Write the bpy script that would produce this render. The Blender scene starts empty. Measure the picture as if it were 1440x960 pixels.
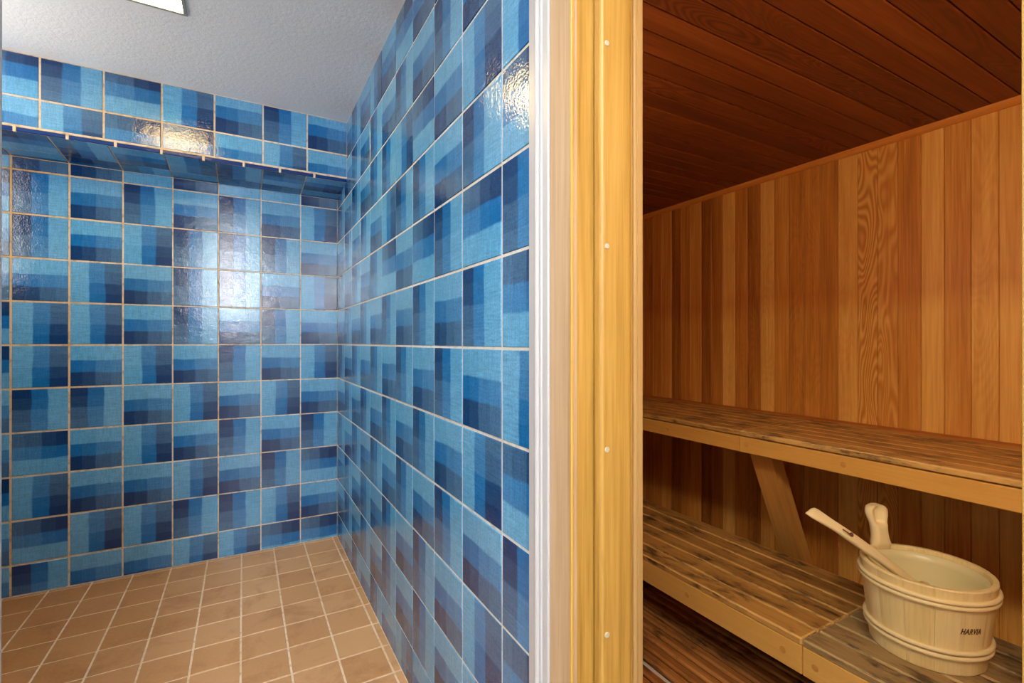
import bpy, bmesh, math, random
from mathutils import Vector, Matrix
random.seed(7)
SC = bpy.context.scene
COL = SC.collection
PI = math.pi
H = 1.186                      # camera height

# ------------------------------------------------------------------ nodes
def lin(c):
    return tuple(((v/255)/12.92 if v/255 <= .04045 else ((v/255+.055)/1.055)**2.4) for v in c) + (1,)

class NT:
    def __init__(s, name):
        s.m = bpy.data.materials.new(name); s.m.use_nodes = True
        s.t = s.m.node_tree; s.t.nodes.clear()
        s.out = s.t.nodes.new('ShaderNodeOutputMaterial')
        s.b = s.t.nodes.new('ShaderNodeBsdfPrincipled')
        s.t.links.new(s.b.outputs[0], s.out.inputs[0])
    def n(s, kind, ins=None, **props):
        nd = s.t.nodes.new(kind)
        for k, v in props.items(): setattr(nd, k, v)
        for k, v in (ins or {}).items(): s.put(nd.inputs[k], v)
        return nd
    def put(s, sock, v):
        if isinstance(v, bpy.types.NodeSocket): s.t.links.new(v, sock)
        else: sock.default_value = v
    def math(s, op, a, b=0.0, c=0.0, clamp=False):
        nd = s.n('ShaderNodeMath', {0: a, 1: b, 2: c}, operation=op); nd.use_clamp = clamp
        return nd.outputs[0]
    def mix(s, f, a, b, mode='MIX'):
        nd = s.n('ShaderNodeMix', data_type='RGBA', blend_type=mode)
        s.put(nd.inputs[0], f); s.put(nd.inputs[6], a); s.put(nd.inputs[7], b)
        return nd.outputs[2]
    def ramp(s, f, stops, interp='LINEAR'):
        nd = s.n('ShaderNodeValToRGB', {0: f}); cr = nd.color_ramp; cr.interpolation = interp
        while len(cr.elements) < len(stops): cr.elements.new(.5)
        for e, (p, c) in zip(cr.elements, stops):
            e.position = p; e.color = c if len(c) == 4 else tuple(c)+(1,)
        return nd.outputs[0]
    def noise(s, vec, scale, detail=3, rough=.5, dist=0):
        return s.n('ShaderNodeTexNoise', {'Vector': vec, 'Scale': scale, 'Detail': detail, 'Roughness': rough, 'Distortion': dist}).outputs['Fac']
    def vmul(s, v, m):
        return s.n('ShaderNodeVectorMath', {0: v, 1: m}, operation='MULTIPLY').outputs[0]
    def uv(s): return s.n('ShaderNodeUVMap', uv_map='UVMap').outputs[0]
    def attr(s, name): return s.n('ShaderNodeAttribute', attribute_name=name)
    def obj(s): return s.n('ShaderNodeTexCoord').outputs['Object']
    def bump(s, h, strength, dist):
        nd = s.n('ShaderNodeBump', {'Height': h, 'Strength': strength, 'Distance': dist})
        s.put(s.b.inputs['Normal'], nd.outputs[0])
    def set(s, **k):
        for a, v in k.items():
            s.put(s.b.inputs[{'color': 'Base Color', 'rough': 'Roughness', 'metal': 'Metallic', 'spec': 'Specular IOR Level',
                              'coat': 'Coat Weight', 'ecol': 'Emission Color', 'estr': 'Emission Strength', 'alpha': 'Alpha', 'trans': 'Transmission Weight'}[a]], v)
        return s.m

def maprange(t, v, a, b, c=0.0, d=1.0):
    return t.n('ShaderNodeMapRange', {'Value': v, 'From Min': a, 'From Max': b, 'To Min': c, 'To Max': d}).outputs[0]

def plain(name, rgb, rough=.5, bump=0, bscale=200, **k):
    t = NT(name); t.set(color=lin(rgb), rough=rough, **k)
    if bump: t.bump(t.noise(t.obj(), bscale, 2), bump, .002)
    return t.m

# glazed tile: one printed plaid design, each tile turned its own way by its UVs
def tile_mat():
    t = NT('blue_glazed_tile')
    uv = t.uv(); at = t.attr('pl')
    sep = t.n('ShaderNodeSeparateColor', {0: at.outputs[0]})
    rnd, rnd2, rnd3 = sep.outputs[0], sep.outputs[1], sep.outputs[2]
    # seed offset
    off = t.n('ShaderNodeCombineXYZ', {0: t.math('MULTIPLY', rnd, 37.0), 1: t.math('MULTIPLY', rnd2, 53.0), 2: 0.0}).outputs[0]
    pv = t.n('ShaderNodeVectorMath', {0: uv, 1: off}, operation='ADD').outputs[0]
    wob = t.math('MULTIPLY', t.math('SUBTRACT', t.noise(pv, 1.6, 2), .5), .075)
    wob2 = t.math('MULTIPLY', t.math('SUBTRACT', t.noise(pv, 2.7, 2), .5), .06)
    xyz = t.n('ShaderNodeSeparateXYZ', {0: uv})
    v = t.math('ADD', xyz.outputs[1], wob); u = t.math('ADD', xyz.outputs[0], wob2)
    D, M, L = lin((4, 54, 108)), lin((8, 106, 176)), lin((88, 162, 210))
    c = t.ramp(v, [(0, D), (.33, D), (.355, M), (.62, M), (.645, L), (1, L)])
    alt = t.ramp(v, [(0, lin((16, 50, 98))), (.33, lin((16, 50, 98))), (.355, lin((38, 96, 142))), (.62, lin((38, 96, 142))), (.645, lin((112, 156, 192))), (1, lin((112, 156, 192)))])
    c = t.mix(t.math('MULTIPLY', rnd3, .35), c, alt)
    f = t.ramp(u, [(0, (0, 0, 0)), (.22, (0, 0, 0)), (.24, (.18,)*3), (.47, (.18,)*3), (.5, (.75,)*3), (.76, (.75,)*3), (.78, (1,)*3), (1, (1,)*3)])
    c = t.mix(t.math('MULTIPLY', f, .26), c, lin((130, 185, 222)))
    # fine brushed streaks and speckle of the print
    st = t.noise(t.vmul(pv, (38, 3.5, 1)), 1.0, 3, .6)
    st2 = t.noise(t.vmul(pv, (4, 30, 1)), 1.0, 3, .6)
    sp = t.noise(pv, 46, 3, .75)
    k = t.math('ADD', t.math('ADD', t.math('MULTIPLY', st, .45), t.math('MULTIPLY', st2, .3)), t.math('MULTIPLY', sp, .7))
    k = maprange(t, k, .42, 1.03, .45, 1.56)
    c = t.mix(1.0, c, t.n('ShaderNodeCombineColor', {0: k, 1: k, 2: k}).outputs[0], 'MULTIPLY')
    t.set(color=c, rough=.095, spec=.62)
    ob = t.obj()
    h = t.math('ADD', t.math('MULTIPLY', t.noise(ob, 30, 1), 1.0), t.math('MULTIPLY', t.noise(ob, 170, 2), .7))
    t.bump(h, .30, .0028)
    return t.m

def grout_mat(name, a, b, c0, gx=None):
    t = NT(name); ob = t.obj()
    f = t.noise(ob, 2.3, 3, .6)
    f = maprange(t, f, .35, .65)
    if gx:      # more iron staining away from the door side
        x = t.n('ShaderNodeSeparateXYZ', {0: ob}).outputs[gx[0]]
        f = t.math('MULTIPLY', t.math('ADD', f, maprange(t, x, gx[1], gx[2])), .5, clamp=True)
    col = t.mix(f, lin(a), lin(b))
    col = t.mix(maprange(t, t.noise(ob, 40, 3), .5, .8), col, lin(c0))
    t.set(color=col, rough=.85); t.bump(t.noise(ob, 300, 2), .4, .001)
    return t.m

def quarry_mat():
    t = NT('tan_quarry_tile'); ob = t.obj(); at = t.attr('pl')
    sep = t.n('ShaderNodeSeparateColor', {0: at.outputs[0]})
    c = t.mix(sep.outputs[0], lin((202, 152, 102)), lin((220, 174, 126)))
    n = t.noise(ob, 5, 5, .65, .6)
    x = t.n('ShaderNodeSeparateXYZ', {0: ob}).outputs[0]
    fx = maprange(t, x, .05, -.75)
    c = t.mix(t.math('MULTIPLY', fx, .8), c, lin((192, 126, 60)))
    c = t.mix(t.math('MULTIPLY', maprange(t, n, .5, .72), .55), c, lin((158, 98, 50)))
    c = t.mix(t.math('MULTIPLY', maprange(t, t.noise(ob, 90, 3), .45, .8), .25), c, lin((226, 178, 128)))
    t.set(color=c, rough=.42, spec=.35); t.bump(t.noise(ob, 60, 3), .25, .001)
    return t.m

def wood(name, dark, mid, light, rough=.5, grain=1.0, stain=None, stain_amt=0, wear=False, spec=.3, along=2.2, worn=None):
    """UV = (across, along) in metres; attribute pl = (tint, random, figure)"""
    t = NT(name); uv = t.uv(); at = t.attr('pl')
    sep = t.n('ShaderNodeSeparateColor', {0: at.outputs[0]})
    tint, rnd, fig = sep.outputs[0], sep.outputs[1], sep.outputs[2]
    off = t.n('ShaderNodeCombineXYZ', {0: t.math('MULTIPLY', rnd, 31.0), 1: t.math('MULTIPLY', rnd, 77.0), 2: t.math('MULTIPLY', rnd, 13.0)}).outputs[0]
    pv = t.n('ShaderNodeVectorMath', {0: uv, 1: off}, operation='ADD').outputs[0]
    g1 = t.noise(t.vmul(pv, (150, along*1.6, 1)), 1.0, 4, .65, .3)      # fine straight grain
    g2 = t.noise(t.vmul(pv, (26, along*.6, 1)), 1.0, 3, .55, .4)      # broad bands
    # cathedral figure: contour lines of a stretched noise
    f0 = t.noise(t.vmul(pv, (9, along*.75, 1)), 1.0, 1.5, .4, .25)
    rings = t.math('ABSOLUTE', t.math('SUBTRACT', t.math('FRACT', t.math('MULTIPLY', f0, 24.0)), .5))
    rings = maprange(t, rings, .08, .42)
    k = t.math('ADD', t.math('MULTIPLY', g1, .6), t.math('MULTIPLY', g2, .5))
    k = maprange(t, k, .32, .78)
    k = t.mix(fig, k, t.math('ADD', t.math('MULTIPLY', rings, .75), t.math('MULTIPLY', k, .3)))
    kk = t.n('ShaderNodeSeparateColor', {0: k}).outputs[0]
    kk = t.math('ADD', t.math('MULTIPLY', t.math('SUBTRACT', kk, .5), .55*grain), t.math('MULTIPLY', tint, .95))
    c = t.ramp(kk, [(0, lin(dark)), (.5, lin(mid)), (1, lin(light))])
    ob = t.obj()
    if worn:   # wall paler below shoulder height, redder above
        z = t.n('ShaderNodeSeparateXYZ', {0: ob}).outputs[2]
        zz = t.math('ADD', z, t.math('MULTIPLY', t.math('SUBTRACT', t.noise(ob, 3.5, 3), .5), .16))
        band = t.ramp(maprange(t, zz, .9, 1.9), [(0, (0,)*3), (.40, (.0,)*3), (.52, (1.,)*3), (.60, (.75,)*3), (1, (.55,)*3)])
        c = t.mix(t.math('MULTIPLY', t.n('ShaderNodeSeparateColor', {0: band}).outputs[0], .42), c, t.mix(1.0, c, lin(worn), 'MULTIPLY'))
    if stain:
        s = t.noise(t.vmul(pv, (30, 9, 1)), 1.0, 5, .72, .3)
        s2 = t.noise(ob, 6.0, 2)
        s = t.math('ADD', s, t.math('MULTIPLY', s2, .6))
        s = t.ramp(maprange(t, s, .75, .97), [(0, (0,)*3), (.35, (.22,)*3), (.62, (.5,)*3), (1, (1,)*3)])
        s = t.n('ShaderNodeSeparateColor', {0: s}).outputs[0]
        c = t.mix(t.math('MULTIPLY', s, stain_amt), c, lin(stain))
    if wear:
        w = t.noise(t.vmul(ob, (1, 60, 60)), 1.0, 3, .7, 2.5)
        c = t.mix(t.math('MULTIPLY', maprange(t, w, .57, .62), .5), c, lin((222, 170, 96)))
    t.set(color=c, rough=rough, spec=spec)
    t.bump(t.math('ADD', t.math('MULTIPLY', g1, .6), t.math('MULTIPLY', rings, t.math('MULTIPLY', fig, .5))), .35, .0012)
    return t.m

M = {}
M['tile'] = tile_mat()
M['grout'] = grout_mat('wall_grout', (224, 220, 212), (216, 172, 108), (160, 134, 100), (0, .1, -1.0))
M['groutr'] = grout_mat('wall_grout_side', (230, 232, 230), (204, 184, 154), (186, 180, 166), (1, 1.6, 3.6))
M['quarry'] = quarry_mat()
M['fgrout'] = grout_mat('floor_grout', (246, 226, 202), (236, 206, 168), (200, 166, 130))
def ceil_mat():
    t = NT('stippled_ceiling_paint'); ob = t.obj()
    t.set(color=lin((240, 240, 241)), rough=.8)
    t.bump(t.math('ADD', t.noise(ob, 55, 4, .65), t.math('MULTIPLY', t.noise(ob, 160, 2), .4)), .45, .005)
    return t.m
M['ceil'] = ceil_mat()
M['paint'] = plain('white_paint', (190, 190, 193), .35, .15, 60)
M['hall'] = plain('hall_wall_paint', (232, 231, 228), .8)
M['hallfloor'] = plain('hall_floor_vinyl', (176, 160, 140), .6)
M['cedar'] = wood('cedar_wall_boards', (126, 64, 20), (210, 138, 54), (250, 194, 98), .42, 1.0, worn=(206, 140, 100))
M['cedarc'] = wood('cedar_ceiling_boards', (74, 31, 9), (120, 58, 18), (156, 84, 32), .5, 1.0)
M['cedartrim'] = wood('cedar_trim', (160, 88, 28), (206, 128, 50), (228, 156, 70), .45, .8)
M['slat'] = wood('worn_bench_slat', (122, 80, 34), (200, 150, 76), (238, 196, 116), .46, .9, (48, 28, 20), .85)
M['slatgrey'] = wood('weathered_bench_slat', (104, 84, 54), (170, 142, 92), (210, 184, 128), .5, .9, (50, 34, 26), .8)
M['fascia'] = wood('bench_fascia_board', (184, 122, 44), (222, 168, 78), (246, 206, 118), .42, .5, wear=True)
M['brace'] = wood('bench_brace_board', (150, 98, 38), (212, 154, 74), (238, 188, 106), .5, .7)
M['duck'] = wood('duckboard_slat', (104, 60, 24), (180, 118, 56), (218, 160, 88), .6, 1.1, (52, 30, 18), .8)
M['pine'] = wood('varnished_pine', (134, 97, 34), (184, 143, 68), (206, 170, 98), .34, 1.3, spec=.5)
M['pinepale'] = wood('bare_pine', (160, 124, 88), (190, 160, 126), (210, 184, 152), .55, 1.1)
M['reed'] = wood('pine_edge', (150, 112, 60), (190, 156, 98), (212, 182, 128), .4, .5)
M['bucket'] = wood('pale_aspen', (214, 186, 112), (236, 214, 148), (246, 230, 176), .45, 1.1, along=4)
M['ladle'] = wood('pale_ladle_wood', (218, 192, 126), (240, 220, 160), (248, 234, 188), .4, .4, along=4)
M['plug'] = plain('pale_wood_plug', (188, 178, 152), .5)
M['darkplug'] = wood('bench_plug', (150, 98, 38), (206, 148, 70), (226, 170, 90), .6, .6)
M['leather'] = plain('brown_leather', (112, 66, 36), .5)
M['orange'] = plain('orange_lace', (196, 100, 48), .6)
M['burn'] = plain('burnt_lettering', (112, 80, 46), .7)
M['liner'] = plain('translucent_plastic_liner', (240, 230, 172), .3, trans=.15)
M['metal'] = plain('grey_metal', (150, 152, 148), .5)
M['concrete'] = plain('pale_floor_screed', (214, 206, 196), .8)
M['bull'] = plain('dark_blue_glazed_edge', (14, 52, 118), .1, .2, 40, spec=.6)
def emit(name, rgb, s):
    t = NT(name); t.set(color=(.8, .8, .8, 1), ecol=lin(rgb), estr=s); return t.m
M['panel'] = emit('shower_light_diffuser', (255, 220, 150), 38)
M['daylight'] = emit('frosted_window_daylight', (244, 246, 250), 1.5)  # added hall fill, shines on into the sauna
M['transom'] = emit('transom_daylight', (248, 249, 252), 62)  # added behind the camera for the white reflection in the tiles
M['showerday'] = emit('shower_window_daylight', (255, 248, 238), 9.5)  # added to lift the shower ceiling and walls
M['hallpanel'] = emit('hall_light_diffuser', (255, 250, 242), 36)
M['lampglass'] = emit('sauna_lamp_glass', (255, 236, 204), 76)  # glow of the added sauna fill lamps, out of view

# ------------------------------------------------------------------ meshes
class MB:
    def __init__(s):
        s.bm = bmesh.new(); s.uv = s.bm.loops.layers.uv.new('UVMap'); s.c = s.bm.loops.layers.float_color.new('pl')
    def face(s, pts, uvs, col, mi=0, smooth=False):
        vs = [s.bm.verts.new(p) for p in pts]
        f = s.bm.faces.new(vs); f.material_index = mi; f.smooth = smooth
        for l, q in zip(f.loops, uvs): l[s.uv].uv = q; l[s.c] = (*col, 1)
        return f
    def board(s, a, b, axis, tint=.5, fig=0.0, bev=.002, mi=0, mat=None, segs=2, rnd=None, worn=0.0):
        """bevelled box from a to b; grain along axis 0/1/2"""
        tmp = bmesh.new(); bmesh.ops.create_cube(tmp, size=1)
        a, b = Vector(a), Vector(b)
        for v in tmp.verts: v.co = Vector([a[i]+(v.co[i]+.5)*(b[i]-a[i]) for i in range(3)])
        if bev > 0: bmesh.ops.bevel(tmp, geom=tmp.edges[:], offset=min(bev, min(abs(b[i]-a[i]) for i in range(3))*.45), segments=segs, profile=.5, affect='EDGES')
        oth = [i for i in range(3) if i != axis]
        r = random.random() if rnd is None else rnd
        tmp.normal_update()
        for f in tmp.faces:
            n = f.normal
            # across coordinate: the one of the other two that the face is not facing
            k = oth[0] if abs(n[oth[0]]) < abs(n[oth[1]]) else oth[1]
            pts = [v.co.copy() for v in f.verts]
            uvs = [(p[k], p[axis]) for p in pts]
            if abs(n[axis]) > .8: uvs = [(p[oth[0]], p[oth[1]]*.2) for p in pts]
            if mat: pts = [mat @ p for p in pts]
            s.face(pts, uvs, (tint+(worn if max(abs(n.x), abs(n.y), abs(n.z)) < .97 else 0), r, fig), mi)  # bevels tinted paler, painting in edges that catch light
        tmp.free()
    def loft(s, rings, tint=.5, fig=0, closed=True, cap=(True, True), mi=0, smooth=True, rnd=None, uscale=None):
        r = random.random() if rnd is None else rnd
        n = len(rings[0]); V = [[s.bm.verts.new(p) for p in ring] for ring in rings]
        L = 0; Ls = [0]
        for i in range(1, len(rings)):
            L += (Vector(rings[i][0])-Vector(rings[i-1][0])).length; Ls.append(L)
        per = sum((Vector(rings[0][j])-Vector(rings[0][(j+1) % n])).length for j in range(n)) or .1
        if uscale: per = uscale
        for i in range(len(rings)-1):
            for j in range(n if closed else n-1):
                k = (j+1) % n
                f = s.bm.faces.new((V[i][j], V[i][k], V[i+1][k], V[i+1][j])); f.smooth = smooth; f.material_index = mi
                us = ((j/n*per, Ls[i]), ((j+1)/n*per, Ls[i]), ((j+1)/n*per, Ls[i+1]), (j/n*per, Ls[i+1]))
                for l, q in zip(f.loops, us): l[s.uv].uv = q; l[s.c] = (tint, r, fig, 1)
        for e, w in ((0, cap[0]), (-1, cap[1])):
            if w:
                f = s.bm.faces.new(V[e] if e == -1 else V[e][::-1]); f.smooth = False; f.material_index = mi
                for l in f.loops: l[s.uv].uv = (l.vert.co.x, l.vert.co.z*.2); l[s.c] = (tint, r, fig, 1)
    def tube(s, pts, rad, n=10, **k):
        pts = [Vector(p) for p in pts]; rings = []
        up = Vector((0, 0, 1))
        for i, p in enumerate(pts):
            d = (pts[min(i+1, len(pts)-1)]-pts[max(i-1, 0)]).normalized()
            a = d.cross(up)
            if a.length < .05: a = d.cross(Vector((1, 0, 0)))
            a.normalize(); b = d.cross(a)
            rr = rad[i] if isinstance(rad, (list, tuple)) else rad
            rings.append([p+a*math.cos(2*PI*j/n)*rr+b*math.sin(2*PI*j/n)*rr for j in range(n)])
        s.loft(rings, **k)
    def torus(s, c, R, r, n=64, m=8, sq=1.0, tint=.5, axis=None, mi=0):
        rings = []
        ax = axis or Matrix.Identity(3)
        for i in range(n):
            A = 2*PI*i/n; ring = []
            for j in range(m):
                B = 2*PI*j/m
                p = Vector(((R+r*math.cos(B))*math.cos(A), (R+r*math.cos(B))*math.sin(A), r*sq*math.sin(B)))
                ring.append(Vector(c)+ax @ p)
            rings.append(ring)
        rings.append(rings[0])
        s.loft(rings, tint=tint, cap=(False, False), mi=mi)
    def build(s, name, mats, parent=None, loc=None, merge=True):
        if merge: bmesh.ops.remove_doubles(s.bm, verts=s.bm.verts[:], dist=1e-5)
        bmesh.ops.recalc_face_normals(s.bm, faces=s.bm.faces[:])
        me = bpy.data.meshes.new(name); s.bm.to_mesh(me); s.bm.free()
        for m in (mats if isinstance(mats, (list, tuple)) else [mats]): me.materials.append(m)
        o = bpy.data.objects.new(name, me); COL.objects.link(o)
        if parent is not None:
            o.parent = parent
            # world coordinates were used: compensate the parent's position
            w = parent
            offv = Vector((0, 0, 0))
            while w is not None: offv += w.location; w = w.parent
            o.location = -offv
        return o

def empty(name, loc, label=None, cat=None, group=None, kind=None):
    o = bpy.data.objects.new(name, None); COL.objects.link(o); o.location = loc; o.empty_display_size = .1
    return tag(o, label, cat, group, kind)
def tag(o, label=None, cat=None, group=None, kind=None):
    for k, v in (('label', label), ('category', cat), ('group', group), ('kind', kind)):
        if v: o[k] = v
    return o

def struct(o, label=None, cat='wall'):
    return tag(o, label, cat, None, 'structure')

# ------------------------------------------------------------------ tiled walls
G = .0032      # half a grout joint
def tile_face(mb, org, ud, vd, nd, u0, u1, v0, v1, fu0, fv0, P, rot, g=G):
    """one glazed tile, pillowed edge; fu0/fv0 = corner of the uncut tile, P = size"""
    a0, a1, b0, b1 = u0+g, u1-g, v0+g, v1-g
    if a1-a0 < .004 or b1-b0 < .004: return
    e = .0018; th = .0022
    col = (random.random(), random.random(), random.random()**1.3)
    tilt = [random.uniform(-.0003, .0003) for _ in range(4)]
    def uvf(u, v):
        s, t_ = (u-fu0)/P, (v-fv0)/P
        if rot == 'T': return (s, t_)
        if rot == 'B': return (1-s, 1-t_)
        if rot == 'R': return (1-t_, s)        # light band to the right
        return (t_, 1-s)                       # L: light band to the left
    def P3(u, v, d): return org+ud*u+vd*v+nd*d
    O = [(a0, b0), (a1, b0), (a1, b1), (a0, b1)]
    I = [(a0+e, b0+e), (a1-e, b0+e), (a1-e, b1-e), (a0+e, b1-e)]
    Q = [P3(*p, th+tilt[i]) for i, p in enumerate(I)]
    mb.face(Q, [uvf(*p) for p in I], col, 0)
    for i in range(4):
        j = (i+1) % 4
        mb.face([P3(*O[i], .0004), P3(*O[j], .0004), Q[j], Q[i]], [uvf(*O[i]), uvf(*O[j]), uvf(*I[j]), uvf(*I[i])], col, 0)

def box(mb, a, b, mi=0, bev=0): mb.board(a, b, 2, .5, 0, bev, mi)

X0, Y0, YU = .5035, 3.0897, 2.775
CZ = 2.403                                    # ceiling of the shower
rows = [round(H-.0143+.2053*k, 4) for k in range(-5, 6)]     # grout heights
rows = [0.0]+rows+[CZ]                                    # floor ... ceiling
# back wall verticals
bx = [.5035, .295, .088, -.119, -.325, -.532, -.738, -.944, -1.150, -1.32]
back_rows = {    # from the floor up, columns c0 (left) .. c7 (corner); light band side
 0: 'TRTTLLBB', 1: 'TBLLRRLT', 2: 'BLTTLTRB', 3: 'TBTLTRTR', 4: 'TRRTLTLT', 5: 'BLTLTRTL',
 6: 'BLLTRTRT', 7: 'TTLTRRTL', 8: 'TRTLRRRT', 9: 'BRTRTRTL', 10: 'BTTBTBBT'}
ZS = H+.869                                    # soffit back edge
mb = MB()
org, ud, vd, nd = Vector((0, Y0, 0)), Vector((1, 0, 0)), Vector((0, 0, 1)), Vector((0, -1, 0))
for c in range(len(bx)-1):
    x1, x0 = bx[c], bx[c+1]
    for r in range(11):
        z0 = rows[r]; z1 = rows[r+1] if r < 10 else ZS
        if r == 10: z0 = rows[10]; z1 = ZS
        k = 7-c
        rot = back_rows[r][k] if k >= 0 else 'TRTL'[(r+c) % 4]
        fv0 = z0 if r else rows[1]-.2053
        g = .0042 if c >= 5 else G
        tile_face(mb, org, ud, vd, nd, x0, x1, z0, z1, x1-.2065 if c == len(bx)-2 else x0, fv0, .2065, rot, g)
box(mb, (-1.35, Y0, 0), (X0+.06, Y0+.12, CZ), 1)
o = mb.build('wall_back', [M['tile'], M['grout']]); struct(o, 'blue plaid glazed tile wall at the back of the shower, under the tiled soffit')

# upper boxed-out part of the back wall, with its sloped tiled underside
mb = MB(); ZF = H+.908
ux = [.5035, .297, .0875, -.124, -.335, -.547, -.759, -.971, -1.183, -1.32]
uprows = {0: 'TLBBTLT', 1: 'BRBLTRT'}
org = Vector((0, YU, 0))
for c in range(len(ux)-1):
    x1, x0 = ux[c], ux[c+1]
    for r, (z0, z1, f0) in enumerate(((ZF, H+1.032, H+1.032-.2065), (H+1.032, CZ, H+1.032))):
        k = 6-c
        tile_face(mb, org, ud, vd, nd, x0, x1, z0, z1, x0, f0, .21, uprows[r][k] if k >= 0 else 'TB'[r], .004)
# underside: full tile, then a cut strip against the wall
zf, zb = H+.886, ZS
sd = Vector((0, Y0-YU-.006, zb-zf)); Ls = sd.length; sdn = sd.normalized()
sn = Vector((1, 0, 0)).cross(sdn); sn = sn if sn.z < 0 else -sn
so = Vector((0, YU+.006, zf))
random.seed(11)
for c in range(len(bx)-1):
    x1, x0 = bx[c], bx[c+1]
    for (v0, v1, f0) in ((0, .2065, 0), (.2065, Ls, .2065)):
        tile_face(mb, so, ud, sdn, sn, x0, x1, v0, v1, x0, f0, .2065, random.choice('TRLB'), .0028)
# wedge-shaped body in grout
A = [(-1.35, YU, zf+.012), (-1.35, YU, CZ), (-1.35, Y0+.01, CZ), (-1.35, Y0+.01, zb), (-1.35, YU+.006, zf)]
Bp = [(X0+.03, p[1], p[2]) for p in A]
q = (.5, .5, 0)
mb.face(A, [(0, 0)]*5, q, 1); mb.face(Bp, [(0, 0)]*5, q, 1)
for i in range(5):
    j = (i+1) % 5; mb.face([A[i], A[j], Bp[j], Bp[i]], [(0, 0)]*4, q, 1)
o = mb.build('wall_soffit', [M['tile'], M['grout']]); struct(o, 'boxed-out upper blue tile band with a tiled underside, above the back wall')
# glazed lip with cream joint tabs along the soffit's lower edge
mb = MB()
tabs = [-1.17, -1.003, -.836, -.669, -.504, -.335, -.169, .002, .166, .333]
ed = [-1.32]+tabs+[X0]
for a, b in zip(ed[:-1], ed[1:]):
    mb.board((a+.003, YU-.0045, H+.884), (b-.003, YU+.004, H+.9015), 0, bev=.003, mi=0)
mb.board((-1.32, YU-.006, H+.9015), (X0, YU+.004, H+.9115), 0, bev=.002, mi=1)
for x in tabs:
    mb.board((x-.0055, YU-.0075, H+.880), (x+.0055, YU+.002, H+.906), 2, bev=.002, mi=1)
o = mb.build('trim_1', [M['bull'], M['grout']]); struct(o, 'dark blue glazed lip with cream grout tabs along the lower front edge of the tiled soffit', 'trim')

# right tile wall (partition, shower side)
ry = [Y0-.033, 2.848, 2.638, 2.427, 2.217, 2.006, 1.797, 1.590, 1.380, 1.166, .945, .811]
right = {   # row from the floor up, columns r10 (door side) ... r0
 0: 'LTBTLTRTRTR', 1: 'BLTRTRTRTRT', 2: 'BLTRTRTRTRT', 3: 'RTRTRTRTRTR', 4: 'BLTRTRTRTRT', 5: 'LTRTRTRTRTR',
 6: 'BRTRTRTRTRT', 7: 'RBRBTBRTRTR', 8: 'BRTRRLTRTRT', 9: 'LLTBLRRTRTR', 10: 'LTRTRTRTRTR', 11: 'TTTTBTLTRTR'}
mb = MB()
ydir = Vector((0, -1, 0)); org = Vector((X0, 0, 0)); nx = Vector((-1, 0, 0))
random.seed(5)
for c in range(11):
    ya, yb = ry[c], ry[c+1]                 # ya far, yb near; u runs with -Y
    for r in range(12):
        z0, z1 = rows[r], rows[r+1]
        k = 10-c
        fv0 = z0 if r else rows[1]-.2053
        tile_face(mb, org, ydir, vd, nx, -ya, -yb, z0, z1, -ya, fv0, .2095, right[r][k])
for r in range(12):
    tile_face(mb, org, ydir, vd, nx, -Y0, -ry[0], rows[r], rows[r+1], -ry[0]-.21, rows[r], .21, 'T')
box(mb, (X0, .681, 0), (.664, Y0+.12, 2.47), 1)
o = mb.build('wall_right', [M['tile'], M['groutr']]); struct(o, 'long blue plaid tile wall on the right of the shower, running back from the white trim')

# left shower wall and floor, ceiling
mb = MB()
for c in range(11):
    ya, yb = Y0-.21*c, Y0-.21*(c+1)
    for r in range(12):
        tile_face(mb, Vector((-1.32, 0, 0)), Vector((0, 1, 0)), vd, Vector((1, 0, 0)), yb, ya, rows[r], rows[r+1], yb, rows[r] if r else rows[1]-.2053, .21, 'TRBL'[(c*3+r) % 4])
box(mb, (-1.44, .69, 0), (-1.32, Y0, CZ), 1)
o = mb.build('wall_left', [M['tile'], M['grout']]); struct(o, 'blue tile wall closing the shower on its left side')

mb = MB()
fxs = [-.0081+.1605*k for k in range(-9, 4)]
fxs = sorted([-1.32]+[x for x in fxs if x > -1.3]+[X0])
fys = [3.065-.1685*k for k in range(15)]
fys = sorted([Y0]+[y for y in fys if y > .62])
random.seed(3)
def floor_tile(mb, x0, x1, y0, y1, g=.0031):
    col = (random.random(), random.random(), random.random()); e = .0015; th = .0022
    a0, a1, b0, b1 = x0+g, x1-g, y0+g, y1-g
    if a1-a0 < .004 or b1-b0 < .004: return
    O = [(a0, b0), (a1, b0), (a1, b1), (a0, b1)]; I = [(a0+e, b0+e), (a1-e, b0+e), (a1-e, b1-e), (a0+e, b1-e)]
    mb.face([(x, y, 0) for x, y in I], I, col)
    for i in range(4):
        j = (i+1) % 4; mb.face([(*O[i], -th), (*O[j], -th), (*I[j], 0), (*I[i], 0)], [O[i], O[j], I[j], I[i]], col)
for x0, x1 in zip(fxs[:-1], fxs[1:]):
    for y0, y1 in zip(fys[:-1], fys[1:]): floor_tile(mb, x0, x1, y0, y1)
box(mb, (-1.32, .62, -.08), (X0, Y0, -.0016), 1)
o = mb.build('floor', [M['quarry'], M['fgrout']]); struct(o, 'tan square quarry tile floor of the shower with pale grout', 'floor')

mb = MB(); box(mb, (-2.5, -2.7, CZ), (X0+.02, Y0+.12, CZ+.08))
o = mb.build('ceiling', M['ceil']); struct(o, 'grey stippled ceiling over the shower', 'ceiling')

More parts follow.
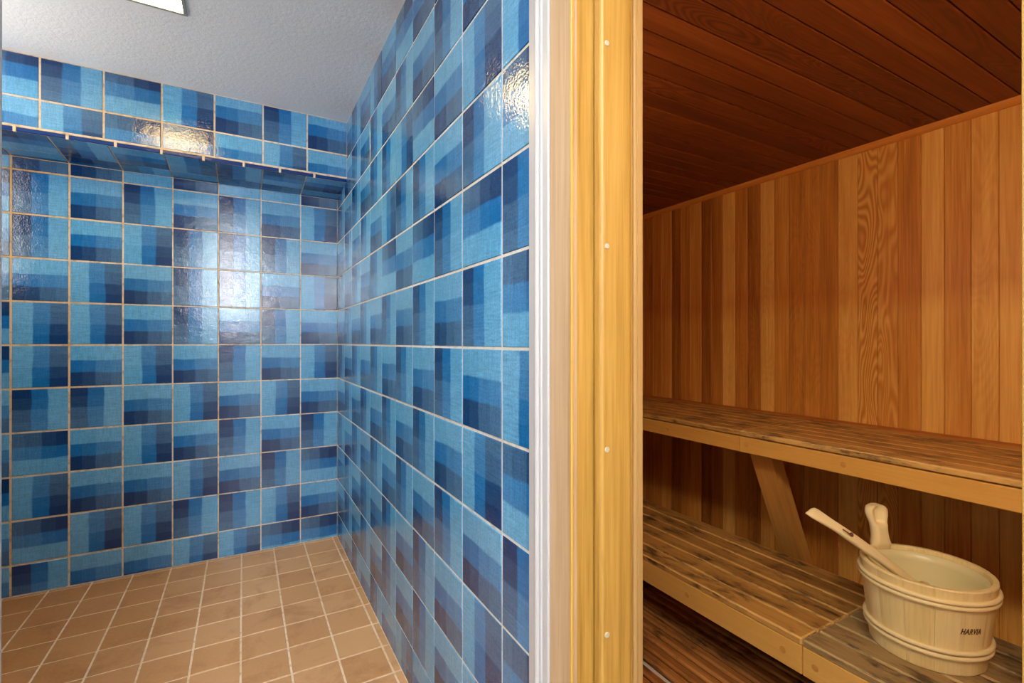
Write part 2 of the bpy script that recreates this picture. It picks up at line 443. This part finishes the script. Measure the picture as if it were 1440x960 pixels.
# ------------------------------------------------------------------ hall the camera stands in
HX, HY = -2.4, -2.6
mb = MB(); box(mb, (HX-.1, HY-.1, -.08), (X0, .62, -.002)); struct(mb.build('floor_hall', M['hallfloor']), 'plain floor of the hall in front of the shower', 'floor')
mb = MB(); box(mb, (HX-.1, HY-.1, 0), (.664, HY, CZ)); struct(mb.build('wall_rear', M['hall']), 'painted hall wall behind the viewpoint')
mb = MB(); box(mb, (HX-.1, HY, 0), (HX, .80, CZ)); struct(mb.build('wall_hall_side', M['hall']), 'painted hall wall on the left of the viewpoint')
def window(n, a, b, ax, label, mat='daylight'):  # unseen panes, added to brighten the rooms
    """frosted window: glowing pane in a white frame, lying on a wall; ax = wall normal axis"""
    root = empty('window_%d' % n, ((a[0]+b[0])/2, (a[1]+b[1])/2, a[2])); struct(root, label, 'window')
    t = 1-ax
    mb = MB(); mb.board(a, b, 2, .5, 0, 0); mb.build('pane', M[mat], root)
    f = .05
    for lo, hi in (((a[t]-f, a[2]-f), (a[t], b[2]+f)), ((b[t], a[2]-f), (b[t]+f, b[2]+f)), ((a[t], b[2]), (b[t], b[2]+f)), ((a[t], a[2]-f), (b[t], a[2])), (((a[t]+b[t])/2-.015, a[2]), ((a[t]+b[t])/2+.015, b[2]))):
        p, q = [0, 0, 0], [0, 0, 0]
        p[ax] = a[ax]; q[ax] = b[ax]+.02; p[t], p[2] = lo; q[t], q[2] = hi
        mb = MB(); mb.board(p, q, 2, .5, 0, .003); mb.build('window_frame', M['paint'], root)
window(1, (HX, -1.6, .95), (HX+.01, .5, 2.25), 0, 'frosted daylight window in the left hall wall, behind the viewpoint')
window(3, (-1.317, 1.93, 1.55), (-1.307, 2.55, 2.26), 0, 'frosted window in the left shower wall', 'showerday')
window(2, (-.62, HY, 1.7), (0, HY+.01, 2.3), 1, 'frosted transom window in the rear hall wall, behind the viewpoint', 'transom')
mb = MB(); box(mb, (X0, HY, 0), (.664, .126, 2.47)); struct(mb.build('wall_partition', M['hall']), 'partition wall on the near side of the sauna doorway')
mb = MB(); box(mb, (X0, .126, 2.03), (.664, .681, 2.47)); struct(mb.build('wall_over_door', M['hall']), 'partition wall above the sauna doorway')
mb = MB()
box(mb, (-2.4, .80, 0), (-.275, .835, CZ))
struct(mb.build('wall_front', M['hall']), 'short wall closing the shower left of its opening')

# white trims of the shower opening
mb = MB()
mb.board((X0-.013, .766, 0), (X0+.002, .8115, CZ), 2, bev=.003, mi=0)
mb.board((X0-.019, .7735, 0), (X0-.006, .7835, CZ), 2, bev=.004, mi=0, segs=3)
mb.board((X0-.010, .7475, 0), (X0+.002, .7735, CZ), 2, bev=.0025, mi=0)
struct(mb.build('trim_2', M['paint']), 'white painted upright trim between the blue tile wall and the pine door casing', 'trim')
mb = MB()
mb.board((-.310, .790, 0), (-.2642, .84, CZ), 2, bev=.002)
struct(mb.build('trim_3', M['paint']), 'white painted upright trim at the far left edge of the shower opening', 'trim')

# ------------------------------------------------------------------ sauna door frame
YJ = .678
fr = empty('sauna_door_frame', (.58, .40, 0), 'varnished yellow pine door frame between the blue tiled shower and the sauna, pale plugs down its stop', 'door frame')
mb = MB(); mb.board((X0-.006, YJ-.0005, 0), (X0+.006, .7475, 2.03), 2, .55, bev=.002)
mb.build('casing', M['pinepale'], fr)['label'] = 'bare pale pine casing strip beside the white trim'
mb = MB(); mb.board((X0-.0085, YJ-.002, 0), (X0-.001, YJ+.005, 2.03), 2, .8, bev=.002, segs=3)
mb.build('casing_bead', M['pine'], fr)
mb = MB(); mb.board((X0-.004, YJ, 0), (.638, YJ+.019, 2.03), 2, .5, bev=.001)
mb.build('jamb', M['pine'], fr)
mb = MB()
mb.board((.5425, YJ-.024, 0), (.615, YJ, 2.03), 2, .5, bev=.008, segs=4, rnd=.31)
st = mb.build('stop', M['pine'], fr)
for z in (H+.536*.975, H+.172*.975, H-.193*.975, H-.525*.975):
    mb = MB(); n = 20; pts = []
    for d, r in ((.002, .0052), (-.0008, .0052), (-.0014, .004)):
        pts.append([(.5555+r*math.cos(2*PI*i/n), YJ-.024+d, z+r*math.sin(2*PI*i/n)) for i in range(n)])
    mb.loft(pts); mb.build('plug', M['plug'], st)
mb = MB()
mb.board((.638, YJ-.004, 0), (.648, YJ+.02, 2.03), 2, .6, bev=.0035, segs=3)
mb.board((.6485, YJ-.001, 0), (.6645, YJ+.02, 2.03), 2, .45, bev=.0035, segs=3)
mb.build('edge_bead', M['reed'], fr)
# near jamb, head and near casing
mb = MB(); mb.board((X0-.004, .108, 0), (.6645, .1265, 2.03), 2, .5, bev=.002); mb.build('jamb', M['pine'], fr)
mb = MB(); mb.board((X0-.014, .052, 0), (X0-.0005, .1243, 2.03), 2, .7, bev=.003); mb.build('casing', M['pine'], fr)
mb = MB(); mb.board((X0-.004, .1265, 2.01), (.6645, YJ, 2.03), 1, .5, bev=.001); mb.build('head', M['pine'], fr)

# ------------------------------------------------------------------ sauna shell
XS, SZ = 2.45, H+.359*2.45+.004               # bench wall, ceiling
YA, YB = -.40, 2.85
rat = [.277, .309, .342, .373, .406, .437, .469, .503, .535, .567, .599, .631, .662, .694, .726, .758, .79, .82, .853, .883, .916, .95, .981, 1.017]
tn = {.254: .72, .277: .70, .309: .58, .342: .78, .373: .55, .406: .62, .437: .62, .469: .72, .503: .45, .535: .5, .567: .48, .599: .56, .631: .76,
      .662: .38, .694: .5, .726: .8, .758: .42, .79: .3, .82: .62, .853: .5, .883: .34, .916: .62, .95: .5, .981: .4}
fg = {.373: .0, .406: .6, .437: .9, .469: .12}
edges = [r*XS for r in rat]
while edges[0] > YA: edges.insert(0, edges[0]-.0783)
while edges[-1] < YB: edges.append(edges[-1]+.0783)
random.seed(21)
mb = MB()
for a, b in zip(edges[:-1], edges[1:]):
    key = min(tn, key=lambda k: abs(k*XS-a-.003))
    ok = abs(key*XS-a) < .06
    tint = (.57+(tn[key]-.57)*1.45) if ok else random.uniform(.35, .7)
    kf = min(fg, key=lambda k: abs(k*XS-a))
    fig = fg[kf] if abs(kf*XS-a) < .02 else random.choice([0, 0, .08, .15])
    a2, b2 = max(a, YA), min(b, YB)
    mb.board((XS-.001, a2+.0006, 0), (XS+.016, b2-.0006, SZ), 2, tint, fig, .0022, segs=1)
mb.board((XS+.010, YA, 0), (XS+.06, YB, SZ), 2, .0, 0, 0)
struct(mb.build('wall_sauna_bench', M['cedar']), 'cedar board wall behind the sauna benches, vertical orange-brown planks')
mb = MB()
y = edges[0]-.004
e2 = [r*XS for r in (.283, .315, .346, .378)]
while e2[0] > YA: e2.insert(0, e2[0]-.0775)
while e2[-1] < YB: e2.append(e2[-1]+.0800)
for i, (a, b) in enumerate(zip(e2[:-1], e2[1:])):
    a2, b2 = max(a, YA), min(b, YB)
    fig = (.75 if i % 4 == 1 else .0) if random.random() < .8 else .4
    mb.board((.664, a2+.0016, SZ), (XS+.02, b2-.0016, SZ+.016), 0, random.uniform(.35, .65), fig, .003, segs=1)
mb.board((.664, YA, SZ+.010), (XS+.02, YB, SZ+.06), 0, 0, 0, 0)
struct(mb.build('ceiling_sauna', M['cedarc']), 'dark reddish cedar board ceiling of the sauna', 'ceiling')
for nm, yy0, yy1, lb in (('wall_sauna_near', YA-.06, YA, 'near end'), ('wall_sauna_far', YB, YB+.06, 'far end')):
    mb = MB(); x = .664
    while x < XS:
        mb.board((x+.0006, yy0, 0), (min(x+.0783, XS+.02)-.0006, yy1, SZ), 2, random.uniform(.4, .7), 0, .002, segs=1); x += .0783
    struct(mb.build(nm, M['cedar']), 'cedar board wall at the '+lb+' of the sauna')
mb = MB()
for (a, b, z0) in ((YA, .126, 0), (.70, YB, 0), (.126, .70, 2.03)):
    y = a
    while y < b-.005:
        mb.board((.665, y+.0006, z0), (.680, min(y+.0783, b)-.0006, SZ), 2, random.uniform(.4, .7), 0, .002, segs=1); y += .0783
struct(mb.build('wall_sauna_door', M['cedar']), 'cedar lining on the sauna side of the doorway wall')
mb = MB(); box(mb, (.664, YA, -.08), (XS+.02, YB, 0)); struct(mb.build('floor_sauna', M['concrete']), 'pale sauna floor showing through the duckboard gap', 'floor')
mb = MB(); mb.board((X0, .1265, -.06), (.664, YJ, .004), 1, .5, bev=.002); struct(mb.build('trim_sill', M['pine']), 'doorway sill of the sauna', 'trim')
mb = MB()
jy = .409*XS-.01
for a, b in ((YA, .98), (.981, YB)):
    n = 7; R = .024
    prof = [(XS, SZ-R*1.05), (XS-R*.35, SZ-R*.98), (XS-R*.72, SZ-R*.7), (XS-R*.98, SZ-R*.33), (XS-R, SZ), (XS, SZ)]
    mb.loft([[(p[0], yy, p[1]) for p in prof] for yy in (a, b)], tint=.55, smooth=False)
struct(mb.build('trim_4', M['cedartrim']), 'thin orange cedar moulding where the plank wall meets the sauna ceiling', 'trim')

# ------------------------------------------------------------------ benches
def bench(name, label, x0, x1, ztop, ya, yb, nsl, fh, mat, tints, plugs, fd, redback=False, fig=0.0, bearers=(), gap=.004, edge=.4, under=.0012):
    root = empty(name, ((x0+x1)/2, (ya+yb)/2, 0), label, 'bench', 'tiered sauna benches')
    th = .021; w = (x1-x0)/nsl
    for i in range(nsl):
        mb = MB()
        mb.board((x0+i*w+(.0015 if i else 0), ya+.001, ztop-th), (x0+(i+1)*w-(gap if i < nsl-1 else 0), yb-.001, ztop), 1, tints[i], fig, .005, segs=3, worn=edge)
        s_ = mb.build('slat', mat if not (redback and i == nsl-1) else M['cedartrim'], root)
    mb = MB(); mb.board((x0+.001, ya+.001, ztop-th-fh), (x0+.036, yb-.001, ztop-th-under), 1, fd, 0, .003)
    f = mb.build('fascia', M['fascia'], root)
    for y, dark in plugs:
        mb = MB(); n = 18; r = .0095; zc = ztop-th-fh*.5
        rings = []
        for d, rr in ((.010, r), (.0, r), (-.0012 if not dark else .003, r*.8)):
            rings.append([(x0+.001+d, y+rr*math.cos(2*PI*i/n), zc+rr*math.sin(2*PI*i/n)) for i in range(n)])
        mb.loft(rings, tint=.2 if dark else .6, cap=(True, True))
        mb.build('plug', M['darkplug'], f)
    mb = MB(); mb.board((x1-.045, ya+.001, ztop-th-fh), (x1-.01, yb-.001, ztop-th), 1, .3, 0, .003)
    mb.build('rear_rail', M['brace'], root)
    for y in bearers:
        mb = MB(); mb.board((x0+.036, y-.019, ztop-th-fh), (x1-.045, y+.019, ztop-th), 0, .4, 0, .003)
        mb.build('bearer', M['brace'], root)
    return root
XB, ZB = 1.806, H-.2035*1.806
XL, XL2, ZL = 1.40, 1.90, .335
yj1, yj2 = .716*XB, .572*XL
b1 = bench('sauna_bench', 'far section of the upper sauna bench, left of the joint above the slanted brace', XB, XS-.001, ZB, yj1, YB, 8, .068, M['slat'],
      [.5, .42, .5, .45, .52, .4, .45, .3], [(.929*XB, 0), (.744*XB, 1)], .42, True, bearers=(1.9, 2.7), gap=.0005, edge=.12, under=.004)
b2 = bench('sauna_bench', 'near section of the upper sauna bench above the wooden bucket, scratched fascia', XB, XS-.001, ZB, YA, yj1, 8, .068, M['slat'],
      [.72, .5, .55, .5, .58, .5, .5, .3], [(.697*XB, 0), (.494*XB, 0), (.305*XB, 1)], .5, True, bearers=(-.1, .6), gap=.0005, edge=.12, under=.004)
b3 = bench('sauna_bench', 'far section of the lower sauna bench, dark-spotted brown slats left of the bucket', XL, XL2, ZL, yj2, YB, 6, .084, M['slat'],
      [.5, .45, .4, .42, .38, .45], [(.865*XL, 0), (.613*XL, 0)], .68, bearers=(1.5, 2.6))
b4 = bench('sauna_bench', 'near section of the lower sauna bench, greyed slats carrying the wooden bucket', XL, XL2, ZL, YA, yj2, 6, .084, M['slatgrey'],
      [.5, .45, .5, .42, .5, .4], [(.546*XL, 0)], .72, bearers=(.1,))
# slanted brace: carries the upper benches at their joint, foot on the floor at the wall
mb = MB()
t0, t1 = Vector((XB+.036, 0, ZB-.021)), Vector((XS-.003, 0, .02))
ang = math.atan2(t1.x-t0.x, t0.z-t1.z)
Ln = (t1-t0).length
# profile in the X-Z plane, ends cut level / plumb
hw = .030
d = (t1-t0).normalized(); nn = Vector((d.z, 0, -d.x))*-1
zt = ZB-.021
def at(zv, side):
    p = Vector((t0.x+.03, 0, t0.z)) + nn*side*hw
    k = (zv-p.z)/(-.863-.0) if False else (zv-p.z)/d2.z
    return p + d2*k
d2 = Vector((.235, 0, -.505)).normalized(); nn = Vector((-d2.z, 0, d2.x))
prof = [at(zt, -1), at(zt, 1), at(.02, 1), at(.02, -1)]
prof = [Vector((min(p.x, XS-.004), 0, p.z)) for p in prof]
y0_, y1_ = 1.197, 1.292
ring = lambda yy, s: [(p.x, yy, p.z) for p in prof]
uvp = [((p-prof[0]).dot(nn), (p-prof[0]).dot(d2)) for p in prof]
A = ring(y0_, 0); Bq = ring(y1_, 0); q = (.5, .37, .0)
mb.face(A, uvp, q); mb.face(Bq, uvp, q)
for i in range(4):
    j = (i+1) % 4
    mb.face([A[i], A[j], Bq[j], Bq[i]], [(0, uvp[i][1]), (0, uvp[j][1]), (.09, uvp[j][1]), (.09, uvp[i][1])], q)
bmesh.ops.remove_doubles(mb.bm, verts=mb.bm.verts[:], dist=1e-5)
bmesh.ops.recalc_face_normals(mb.bm, faces=mb.bm.faces[:])
mb.build('brace', M['brace'], b2)['label'] = 'slanted wooden brace board under the bench joint'
# legs under the lower benches (against the end walls and at the joint)
for root, ys in ((b3, (YB-.06, 1.75)), (b4, (YA+.06, .15))):
    for y in ys:
        for x in (XL2-.09,) if y in (1.75, .15) else (XL+.06, XL2-.09):
            mb = MB(); mb.board((x, y-.02, .0505), (x+.04, y+.02, ZL-.021-.084), 2, .3, 0, .003); mb.build('leg', M['brace'], root)

# ------------------------------------------------------------------ duckboards
def duck(label, x0, x1, n, gapw, y0=YA+.02, y1=YB-.02):
    root = empty('duckboard', ((x0+x1)/2, (y0+y1)/2, 0), label, 'duckboard', 'sauna floor duckboards')
    w = (x1-x0)/n
    for k in range(5):
        yy = y0+.12+k*(y1-y0-.24)/4
        mb = MB(); mb.board((x0+.003, yy-.02, 0), (x1-.003, yy+.02, .028), 0, .3, 0, .002)
        mb.build('batten', M['duck'], root)
    for i in range(n):
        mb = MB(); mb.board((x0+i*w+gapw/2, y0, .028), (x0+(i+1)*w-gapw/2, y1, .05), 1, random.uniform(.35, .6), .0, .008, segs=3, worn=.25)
        mb.build('slat', M['duck'], root)
duck('ribbed brown duckboard on the floor under the front of the lower sauna bench', 1.262, 2.10, 18, .011)
duck('brown duckboard on the sauna floor at the doorway, in front of the pale gap', .70, 1.243, 12, .011)
mb = MB()
mb.board((1.2445, YA+.02, 0), (1.2605, YB-.02, .038), 1, .5, 0, .002)  # added strip, stands in for the bright floor seen through the gap
struct(mb.build('trim_5', M['concrete']), 'pale joint strip on the floor between the two sauna duckboards', 'trim')

# ------------------------------------------------------------------ bucket
BC = Vector((1.668, .614, ZL))
BH = .226
def rad(z): return .1256+.0234*z/BH
bk = empty('sauna_bucket', BC, 'round pale wooden stave bucket with a thumb grip on the lower bench', 'bucket')
NS = 14
def lug_az(): return math.radians(67)
mb = MB(); random.seed(9)
for k in range(NS):
    a0 = 2*PI*(k-.5)/NS+lug_az(); a1 = a0+2*PI/NS; g = .0035
    tint = random.uniform(.42, .68); rr = random.random(); rings = []
    zs = [0, .003, .06, .12, .18, BH-.003, BH]
    for z in zs:
        ro = rad(z) - (.002 if z in (0, BH) else 0); ri = rad(z)-.0145 + (.0015 if z == BH else 0)
        m = 6; ring = []
        for j in range(m+1):
            a = a0+(a1-a0)*(g+(1-2*g)*j/m); r_ = ro-(.0010 if j in (0, m) else 0); ring.append(BC+Vector((r_*math.cos(a), r_*math.sin(a), z)))
        for j in range(m, -1, -1):
            a = a0+(a1-a0)*(g+(1-2*g)*j/m); ring.append(BC+Vector((ri*math.cos(a), ri*math.sin(a), z)))
        rings.append(ring)
    mb.loft(rings, tint=tint, rnd=rr, smooth=False)
body = mb.build('body', M['bucket'], bk)
mb = MB(); n = 48
rings = [[BC+Vector((r*math.cos(2*PI*i/n), r*math.sin(2*PI*i/n), z)) for i in range(n)] for r, z in ((.001, .012), (rad(0)-.0146, .012), (rad(0)-.0146, .022), (.001, .022))]
mb.loft(rings, cap=(True, True), smooth=False); mb.build('base', M['bucket'], bk)
# plastic liner: thin, rim just below the staves' rim
mb = MB()
rings = []
for r, z in ((.001, .0235), (rad(.03)-.022, .0235), (rad(.05)-.0185, .04), (rad(.19)-.0165, .19), (rad(.212)-.0152, .206), (rad(.212)-.0150, .214), (rad(.212)-.0185, .214), (rad(.19)-.0185, .19), (rad(.05)-.0205, .041), (.001, .0255)):
    rings.append([BC+Vector((r*math.cos(2*PI*i/64), r*math.sin(2*PI*i/64), z)) for i in range(64)])
mb.loft(rings, cap=(False, False)); mb.build('liner', M['liner'], bk)['label'] = 'thin pale plastic liner inside the staves'
for z in (.196, .183, .064, .049):
    mb = MB(); mb.torus(BC+Vector((0, 0, z)), rad(z)+.0035, .0058, 72, 10, 1.05, tint=.6)
    mb.build('hoop', M['ladle'], bk)
# raised grip stave
mb = MB()
ca, sa = math.cos(lug_az()), math.sin(lug_az())
tang = Vector((-sa, ca, 0)); rdir = Vector((ca, sa, 0))
rows_ = [(-.05, .031), (-.005, .031), (.004, .0305), (.012, .027), (.022, .0235), (.034, .0225), (.048, .0228), (.060, .0245), (.0655, .0262), (.072, .0285), (.084, .0325), (.094, .0345), (.103, .0335), (.110, .0285), (.1145, .021), (.1165, .012)]
rings = []
for dz, hw in rows_:
    z = BH+dz; base = BC+rdir*(rad(z)-.0075+max(0, dz)*.06)+Vector((0, 0, z))
    T = .0105 if dz < 0 else .0175
    if dz > .11: T *= .8
    ring = []; m = 9
    for side in (1, -1):
        for j in range(m):
            s = -1+2*j/(m-1)
            s *= side
            e = (1-abs(s)**4)**.5
            off_ = T*(.35+.65*e)
            if side == -1:        # face towards the bucket's middle: thumb scoop
                sc = math.exp(-(s/.52)**2*1.0)
                up = max(0, min(1, (dz-.060)/.005))*max(0, min(1, (.122-dz)/.02))
                off_ -= .024*sc*up
                ring.append(base+tang*hw*s-rdir*off_)
            else: ring.append(base+tang*hw*s+rdir*off_)
    rings.append(ring)
mb.loft(rings, tint=.62, rnd=.4)
mb.build('grip', M['ladle'], bk)
# lettering
cu = bpy.data.curves.new('lettering', 'FONT'); cu.body = 'HARVIA'; cu.size = .0200; cu.shear = .35; cu.extrude = .0003; cu.align_x = 'CENTER'; cu.align_y = 'CENTER'; cu.offset = .0006; cu.space_character = 1.12
to = bpy.data.objects.new('tmp', cu); COL.objects.link(to)
dg = bpy.context.evaluated_depsgraph_get(); me = bpy.data.meshes.new_from_object(to.evaluated_get(dg))
bpy.data.objects.remove(to); bpy.data.curves.remove(cu)
w_ = max(v.co.x for v in me.vertices)-min(v.co.x for v in me.vertices)
bmt = bmesh.new(); bmt.from_mesh(me)
bmesh.ops.triangulate(bmt, faces=bmt.faces[:])
sx = .050/w_; A0 = math.radians(-120)
for v in bmt.verts:
    z = .1215+v.co.y; r = rad(z)+.0006+v.co.z; a = A0+v.co.x*sx/rad(z)
    v.co = Vector((r*math.cos(a), r*math.sin(a), z))
bmt.to_mesh(me); bmt.free(); me.materials.clear(); me.materials.append(M['burn'])
to = bpy.data.objects.new('lettering', me); COL.objects.link(to); to.parent = bk

# ------------------------------------------------------------------ ladle
P0 = Vector((1.46, .809, .691)); R0 = Vector((1.585, .7253, .581))
dd = (R0-P0)
Q = P0+dd*1.95
ld = empty('wooden_ladle', P0+dd, 'pale wooden ladle with a leather loop, leaning over the bucket rim', 'ladle')
axis = dd.normalized(); side = axis.cross(Vector((0, 0, 1))).normalized(); nrm = side.cross(axis).normalized(); nrm = (side*.82+nrm*.57).normalized(); side = axis.cross(nrm).normalized()
ell = (Q-P0).length
rings = []
for i in range(25):
    t = i/24; p = P0+axis*ell*t + nrm*(.009*math.sin(t*PI)-.004*max(0, 1-t*4))
    w = .0142+.0066*max(0, 1-t/.22)**1.3
    if t == 0: w *= .85
    th = .0048+.0045*min(1, t/.3); 
    if t == 0: th *= .7
    skew = -.012*max(0, 1-t*8)
    rings.append([p+side*w*math.copysign(abs(math.cos(B))**.55, math.cos(B))+nrm*th*math.copysign(abs(math.sin(B))**.75, math.sin(B))+axis*(skew*math.cos(B)) for B in [2*PI*j/20 for j in range(20)]])
mb = MB(); mb.loft(rings, tint=.62, rnd=.2); hd = mb.build('handle', M['ladle'], ld)
# bowl
mb = MB(); cb = Q+axis*.030+nrm*-.004; n = 32
prof = [(.001, -.030), (.018, -.028), (.029, -.018), (.034, 0), (.0345, .008), (.0315, .008), (.030, 0), (.025, -.015), (.015, -.0235), (.001, -.025)]
rings = [[cb+(axis*math.cos(2*PI*i/n)*r*1.05+side*math.sin(2*PI*i/n)*r)+nrm*z for i in range(n)] for r, z in prof]
mb.loft(rings, tint=.55, cap=(False, False)); mb.build('bowl', M['ladle'], ld)
# leather loop
mb = MB(); lc = P0+axis*ell*.30+nrm*.0165
pts = []
for i in range(29):
    a = 2*PI*i/28
    pts.append(lc+axis*.0135*math.cos(a)+side*.004*math.sin(a*1.0)+nrm*(.0065*math.sin(a)))
mb.tube(pts, .0017, 8, cap=(False, False))
ex = lc+axis*.012
mb.tube([ex+axis*.0045*math.cos(2*PI*i/16)+side*.0042*math.sin(2*PI*i/16)+nrm*.004 for i in range(17)], .0017, 8, cap=(False, False))
lp = mb.build('leather_loop', M['leather'], ld)
mb = MB()
b0 = lc-nrm*.030+axis*-.004
tails = []
for s in range(2):
    pts = []
    for i in range(9):
        t = i/8
        pts.append(b0+Vector((.002*s+.004*math.sin(t*7+s*2), -.004*t+.004*math.sin(t*9+s), -.006-.050*t*(1-.25*s))))
    mb.tube(pts, .0011, 6)
mb.build('tail', M['orange'], lp)['label'] = 'orange-brown lace end'

# ------------------------------------------------------------------ lights
def panel_light(name, label, x0, x1, y0, y1, z, mat):
    root = empty(name, ((x0+x1)/2, (y0+y1)/2, z), label, 'ceiling light')
    mb = MB(); f = .012
    for a, b in (((x0, y0), (x1, y0+f)), ((x0, y1-f), (x1, y1)), ((x0, y0+f), (x0+f, y1-f)), ((x1-f, y0+f), (x1, y1-f))):
        mb.board((a[0], a[1], z-.006), (b[0], b[1], z), 0, .5, 0, .001, segs=1)
    mb.build('frame', M['metal'], root)
    mb = MB(); mb.board((x0+f, y0+f, z-.003), (x1-f, y1-f, z), 0, .5, 0, 0); mb.build('diffuser', mat, root)
panel_light('ceiling_light', 'square recessed ceiling light in the shower, bright white lens', -.50, -.182, 1.86, 2.155, CZ, M['panel'])
panel_light('ceiling_light', 'square ceiling light in the hall behind the viewpoint', -.42, -.08, -.75, .15, CZ, M['hallpanel'])
# unseen fill lamps added on the inner doorway wall, either side of the opening
for y, z in ((-.12, 1.62), (1.25, 1.62)):
    sl = empty('sauna_lamp', (.681, y, z), 'warm bulkhead lamp on the %s inner doorway wall of the sauna' % ('near' if y < 0 else 'far'), 'lamp', 'sauna lamps')
    k = .11 if y < 0 else .055
    mb = MB(); mb.board((.679, y-k, z-k), (.70, y+k, z+k), 2, .5, 0, .004); mb.build('base', M['metal'], sl)
    k -= .01
    mb = MB(); mb.board((.699, y-k, z-k), (.745, y+k, z+k), 2, .5, 0, .02, segs=4); mb.build('lamp_shade', M['lampglass'], sl)

w = bpy.data.worlds.new('World'); SC.world = w; w.use_nodes = True
w.node_tree.nodes['Background'].inputs[0].default_value = (.8, .85, .9, 1); w.node_tree.nodes['Background'].inputs[1].default_value = .3

cam = bpy.data.cameras.new('Camera'); co = bpy.data.objects.new('Camera', cam); COL.objects.link(co)
cam.sensor_width = 36; cam.lens = 676.675/1440*36; cam.clip_start = .01
co.location = (0, 0, H); co.rotation_euler = (math.radians(90.063), 0, math.radians(-29.182))
SC.camera = co
vs = SC.view_settings; vs.view_transform = 'Standard'; vs.look = 'None'; vs.gamma = 1; vs.exposure = .0; vs.use_curve_mapping = False
